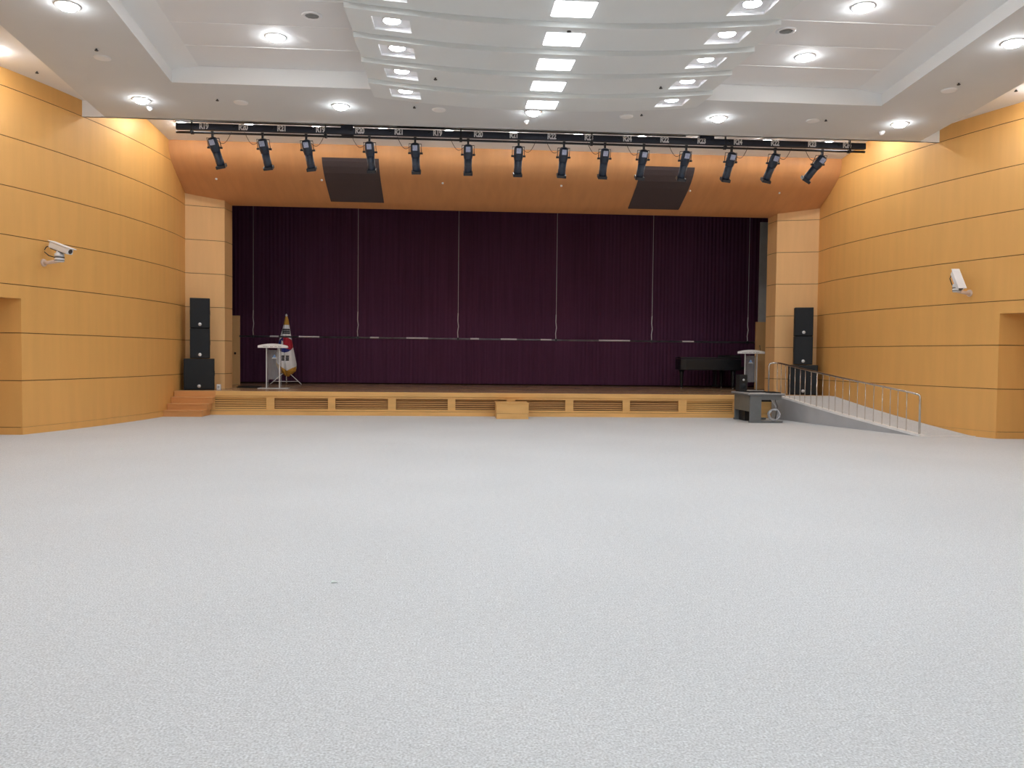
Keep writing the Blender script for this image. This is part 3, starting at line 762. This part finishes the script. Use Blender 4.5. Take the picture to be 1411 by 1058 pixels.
def pat(px, py):
    l, r = edge(py)
    if py < 447.5 + (393-px)*.0: return 1
    if py > fringe_y(px): return 1
    if px < l+1.0 and py > 488: return 1
    dy = (py-474.3)/10.2; dxx = (px-394)/10.0
    if dxx*dxx+dy*dy < 1:
        if (dxx+.62)**2+(dy+.25)**2 < .16 and dxx > -.55: return 0
        if dxx < -.25 or dy > .42 + .3*dxx: return 3
        return 2
    if 452.6 < py < 459.6 and 389.6 < px < 399.2 + (py-453)*.1:
        q = (py-452.6) % 2.45
        return 4 if q < 1.85 else 0
    if 488.6 < py < 496 and 390 < px < 399.8:
        if 394.2 < px < 395.9: return 0
        q = (py-488.6) % 2.55
        return 4 if q < 1.9 else 0
    return 0
mb = MB(); NU, NV = 72, 200
def fpt(u, v, back):
    py = 436+81*v; l, r = edge(py); px = l+(r-l)*u
    wd = (r-l)*mpp
    bulge = wd*.42*math.sin(PI*u)**.7
    fold = .018*min(1, v*2)*math.sin(u*PI*7+v*1.5)
    return (xpx(px), (bulge*.55+fold*.4) if back else -(bulge+fold), zpx(py))
vid = {}
vsf = [fpt(i/NU, jv/NV, False) for jv in range(NV+1) for i in range(NU+1)]
o0 = len(mb.v); mb.v += vsf
for jv in range(NV):
    for i in range(NU):
        a = jv*(NU+1)+i; mb.f.append((a, a+1, a+NU+2, a+NU+1)[::-1])
        py = 436+81*(jv+.5)/NV; l, r = edge(py); mb.m.append(pat(l+(r-l)*(i+.5)/NU, py))
o0 = len(mb.v); nb = 12; mv = 40
mb.v += [fpt(i/nb, jv/mv, True) for jv in range(mv+1) for i in range(nb+1)]
for jv in range(mv):
    for i in range(nb):
        a = o0+jv*(nb+1)+i; mb.f.append((a, a+1, a+nb+2, a+nb+1)); mb.m.append(1 if jv < 5 or jv > 34 else 0)
mb.smooth = True
mb.build('draped_flag', [FWHITE, GOLD, FRED, FBLUE, FBLK], fg)
for a in (-18, 100, 215):
    c_, s_ = math.cos(math.radians(a)), math.sin(math.radians(a))
    sm(MB().tube([(c_*.09, s_*.09, .36), (c_*.52, s_*.52, .015)], .012, 6)).build('stand_leg', WHT, fg)
    MB().tube([(0, 0, .09), (c_*.42, s_*.42, .10)], .009, 6).build('stand_brace', WHT, fg)
sm(MB().cyl((0, 0, .30), (0, 0, .42), .10, .03, 10)).build('stand_collar', CHROME, fg)
sm(MB().cyl((0, 0, .0), (0, 0, .12), .02, .02, 8)).build('stand_tube', CHROME, fg)

# ------------------------------------------------------------------ piano
YP = 24.9
pa, pb = atY(934, 500, YP).x, atY(1018, 500, YP).x
pw_ = pb-pa
pn = thing('grand_piano', 'black grand piano with closed lid in shadow at the right of the stage', 'piano', (pa, YP, ST))
# plan outline, keyboard at the right end, tail at the left
outl = [(pw_, -.25), (pw_, 1.15), (pw_*.72, 1.15), (pw_*.55, 1.02), (pw_*.38, .75), (pw_*.2, .6), (.05, .48), (0, .30), (0, .0), (.05, -.17), (.2, -.25)]
bevel(MB().prism(outl, .58, .93).build('case', PIANO, pn), .02)
bevel(MB().prism([(x*1.0, y) for x, y in outl], .94, .985).build('lid', PIANO, pn), .012)
bevel(MB().box(pw_-.32, -.22, .985, pw_-.02, 1.12, 1.06).build('folded_cover', BLACKW, pn), .02)
for x, y in ((.16, .12), (pw_-.22, -.12), (pw_-.22, 1.0)):
    lg = sm(MB().lathe([(.035, .03), (.05, .06), (.045, .12), (.06, .45), (.085, .58)], 12, c=(x, y, 0))).build('leg', PIANO, pn)
    sm(MB().cyl((x-.015, y, .028), (x+.015, y, .028), .028, .028, 12)).build('caster', BADGE, lg)
MB().box(pw_-.62, .40, .08, pw_-.58, .62, .58).box(pw_-.68, .42, .05, pw_-.5, .60, .1).build('pedal_lyre', PIANO, pn)
MB().box(pw_, -.2, .62, pw_+.16, 1.1, .70).build('keyboard_slip', PIANO, pn)

# ------------------------------------------------------------------ operator desk and the things on it
dk_ = thing('operator_desk', 'grey steel computer desk standing between the stage front and the ramp', 'desk', (7.5, 19.65, 0))
bevel(MB().box(-.46, -.60, .69, .44, .62, .72).build('desk_top', DESKT, dk_), .006)
MB().box(-.465, -.605, .665, .445, .625, .69).build('top_edge_band', DESKG, dk_)
for s, y in (('near', -.55), ('far', .52)):
    e = bevel(MB().box(-.40, y-.03, .05, -.12, y+.03, .665).build('end_column', DESKG, dk_), .006)
    bevel(MB().box(-.42, y-.035, 0, .42, y+.035, .05).build('foot_bar', DESKG, dk_), .01)
    MB().box(-.12, y-.02, .56, .38, y+.02, .665).build('top_bracket', DESKG, dk_)
MB().box(-.405, -.52, .27, -.385, .49, .64).build('modesty_panel', DESKM, dk_)
MB().box(-.40, -.50, .60, -.30, .48, .665).build('cable_channel', DESKG, dk_)
MB().box(-.30, .06, .0, -.10, .46, .42).build('lower_cabinet', SPKC, dk_)
def put(name, label, cat, loc, rz=0, group=None): return thing(name, label, cat, loc, rz, group)
t = put('desk_speaker', 'small black monitor speaker on the far end of the grey desk', 'speaker', (7.20, 19.98, .72), .1)
bevel(MB().box(-.105, -.12, 0, .105, .12, .43).build('cabinet', SPKC, t), .012)
sm(MB().cyl((0, -.118, .14), (0, -.126, .14), .075, .07, 16)).build('woofer', SPKM, t)
sm(MB().cyl((0, -.118, .30), (0, -.126, .30), .03, .028, 14)).build('tweeter', BADGE, t)
t = put('audio_console', 'low dark audio console lying on the grey desk', 'console', (7.42, 19.62, .72), .05)
bevel(MB().box(-.22, -.17, 0, .22, .17, .035).build('console_body', SPKC, t), .006)
for a in range(6): MB().box(-.18+.065*a, -.12, .035, -.155+.065*a, .10, .042).build('fader', BADGE, t)
t = put('keyboard', 'black computer keyboard near the right edge of the grey desk', 'keyboard', (7.74, 19.28, .72), .0)
bevel(MB().box(-.13, -.2, 0, .13, .2, .025).build('keyboard_body', SPKC, t), .005)
kk = MB()
for a in range(5):
    for b in range(12): kk.box(-.11+.045*a, -.185+.031*b, .025, -.072+.045*a, -.16+.031*b, .03)
kk.build('key_block', SPKM, t)
t = put('notebook', 'white sheets of paper lying on the grey desk', 'paper', (7.32, 19.15, .72), .2)
MB().box(-.15, -.10, 0, .15, .11, .006).build('sheet', WHT, t)
t = put('cable_coil', 'coil of pale cable on the floor under the near end of the desk', 'cable', (7.76, 19.22, 0))
cp = [(.13*math.cos(a*.35)*(1+.1*math.sin(a*1.3)), .05*math.sin(a*.9)+.02, .19+.13*math.sin(a*.35)*(1+.1*math.cos(a))) for a in range(90)]
sm(MB().tube(cp, .014, 6)).build('coil', CABLEW, t)
cp = [(-.05+.25*s, .02, .30+.36*s+.05*math.sin(9*s)) for s in [q/12 for q in range(13)]]
sm(MB().tube([(-.12, 0, .64), (-.05, 0, .5), (.02, 0, .42), (.06, 0, .3)], .01, 6)).build('hanging_lead', CABLEW, t)
sm(MB().tube([(.12, .1, .66), (.05, .08, .52), (.10, .05, .4), (.03, .03, .03)], .008, 6)).build('hanging_lead', CABLE, t)
t = put('power_unit', 'black power unit fixed under the near end of the desk top', 'power unit', (7.60, 19.40, .50))
bevel(MB().box(-.13, -.1, 0, .13, .1, .16).build('housing', SPKC, t), .008)

# black cable lying on the stage at the left
t = thing('stage_cable', 'black cable lying on the stage floor beside the left pillar', 'cable', (-5.9, 22.6, ST))
sm(MB().tube([(-.35, .9, .012), (.0, .95, .012), (.35, .8, .012), (.2, .5, .012), (-.2, .25, .012), (.1, .05, .012), (.5, .1, .012)], .012, 6)).build('lead', CABLE, t)

# ------------------------------------------------------------------ wall cameras
def cctv(name, P, outv, axis, label, front):
    t = thing(name, label, 'security camera', P, 0, 'wall cameras')
    o_ = Vector(outv).normalized(); side = Vector((0, 0, 1)).cross(o_)
    sm(MB().cyl((0, 0, 0), o_*.02, .075, .07, 16)).build('wall_plate', CREAM, t)
    sm(MB().tube([o_*.01, o_*.10+Vector((0, 0, .0)), o_*.34+Vector((0, 0, .03))], .035, 10)).build('bracket_arm', CREAM, t)
    hd = o_*.36+Vector((0, 0, .03))
    ph = sm(MB().lathe([(.075, -.02), (.085, 0), (.085, .05), (.07, .055), (.07, .075), (.085, .08), (.085, .13), (.06, .15), (.05, .19)], 16, c=hd)).build('pan_tilt_head', OFFW, t)
    for z in (.058, .0): sm(MB().lathe([(.088, z), (.088, z+.014)], 16, c=hd)).build('dark_ring', SPRK, ph)
    a = Vector(axis).normalized(); r_ = a.cross(Vector((0, 0, 1))).normalized(); u_ = r_.cross(a)
    MX = Matrix(((a.x, r_.x, u_.x, 0), (a.y, r_.y, u_.y, 0), (a.z, r_.z, u_.z, 0), (0, 0, 0, 1))); c0 = hd+Vector((0, 0, .25))
    MX = Matrix.Translation(c0+a*.04) @ MX
    h = bevel(MB().box(-.24, -.07, -.06, .24, .07, .055).xf(MX).build('camera_housing', OFFW, t), .02, 3)
    bevel(MB().box(-.27, -.08, .055, .29, .08, .07).xf(MX).build('sunshield', OFFW, t), .006)
    sm(MB().cyl((.24, 0, 0), (.246, 0, 0), .045, .04, 14).xf(MX)).build('lens_window', SPRK, t)
    MB().box(-.20, -.05, -.075, .12, .05, -.06).xf(MX).build('under_tray', SPRK, t)
    b0 = MX @ Vector((-.24, 0, -.02)); b1 = hd+Vector((0, 0, .06))
    back = -(a - Vector((0, 0, a.z))).normalized()
    sm(MB().tube([b0, b0+back*.12+Vector((0, 0, -.02)), b0+back*.19+Vector((0, 0, -.10)), (b0+b1)/2+back*.16+Vector((0, 0, -.07)), b1+back*.08], .010, 6)).build('signal_cable', CABLE, t)
    return t
def on_wall(px, py, sg):
    best = None
    for i in range(400):
        y = 14.5+i*.0075; P = atY(px, py, y); e = abs(P.x-(CX+sg*hw(y)))
        if best is None or e < best[0]: best = (e, P)
    return best[1]
P = on_wall(60, 362, -1); nn = normal_out(P.y, -1)
cctv('security_camera', P, (-nn.x, -nn.y, 0), (.62, -.25, -.22), 'white security camera on a cream bracket on the left wall above the alcove', 1)
P = on_wall(1336, 404, 1); nn = normal_out(P.y, 1)
cctv('security_camera', P, (-nn.x, -nn.y, 0), (-.08, -.5, -.6), 'white security camera on a cream bracket on the right wall above the alcove', 1)

# ------------------------------------------------------------------ scraps on the carpet
for i, (px, py, s, wh) in enumerate(((460, 803, .02, 'in the middle of the carpet, left of centre'), (533, 615, .02, 'on the far carpet in front of the stage'), (168, 619, .025, 'on the far carpet near the left wall'))):
    P = atZ(px, py, 0)
    o = MB().add([(-s, -s*.7, .004), (s*1.1, -s*.5, .008), (s*.9, s*.8, .005), (-s*.8, s*.6, .012), (0, 0, .018)], [(0, 1, 4), (1, 2, 4), (2, 3, 4), (3, 0, 4), (3, 2, 1, 0)]).build('paper_scrap', SCRAP)
    o.location = (P.x, P.y, 0); tag(o, 'tiny scrap of pale paper '+wh, 'paper scrap', 'scraps on the carpet')
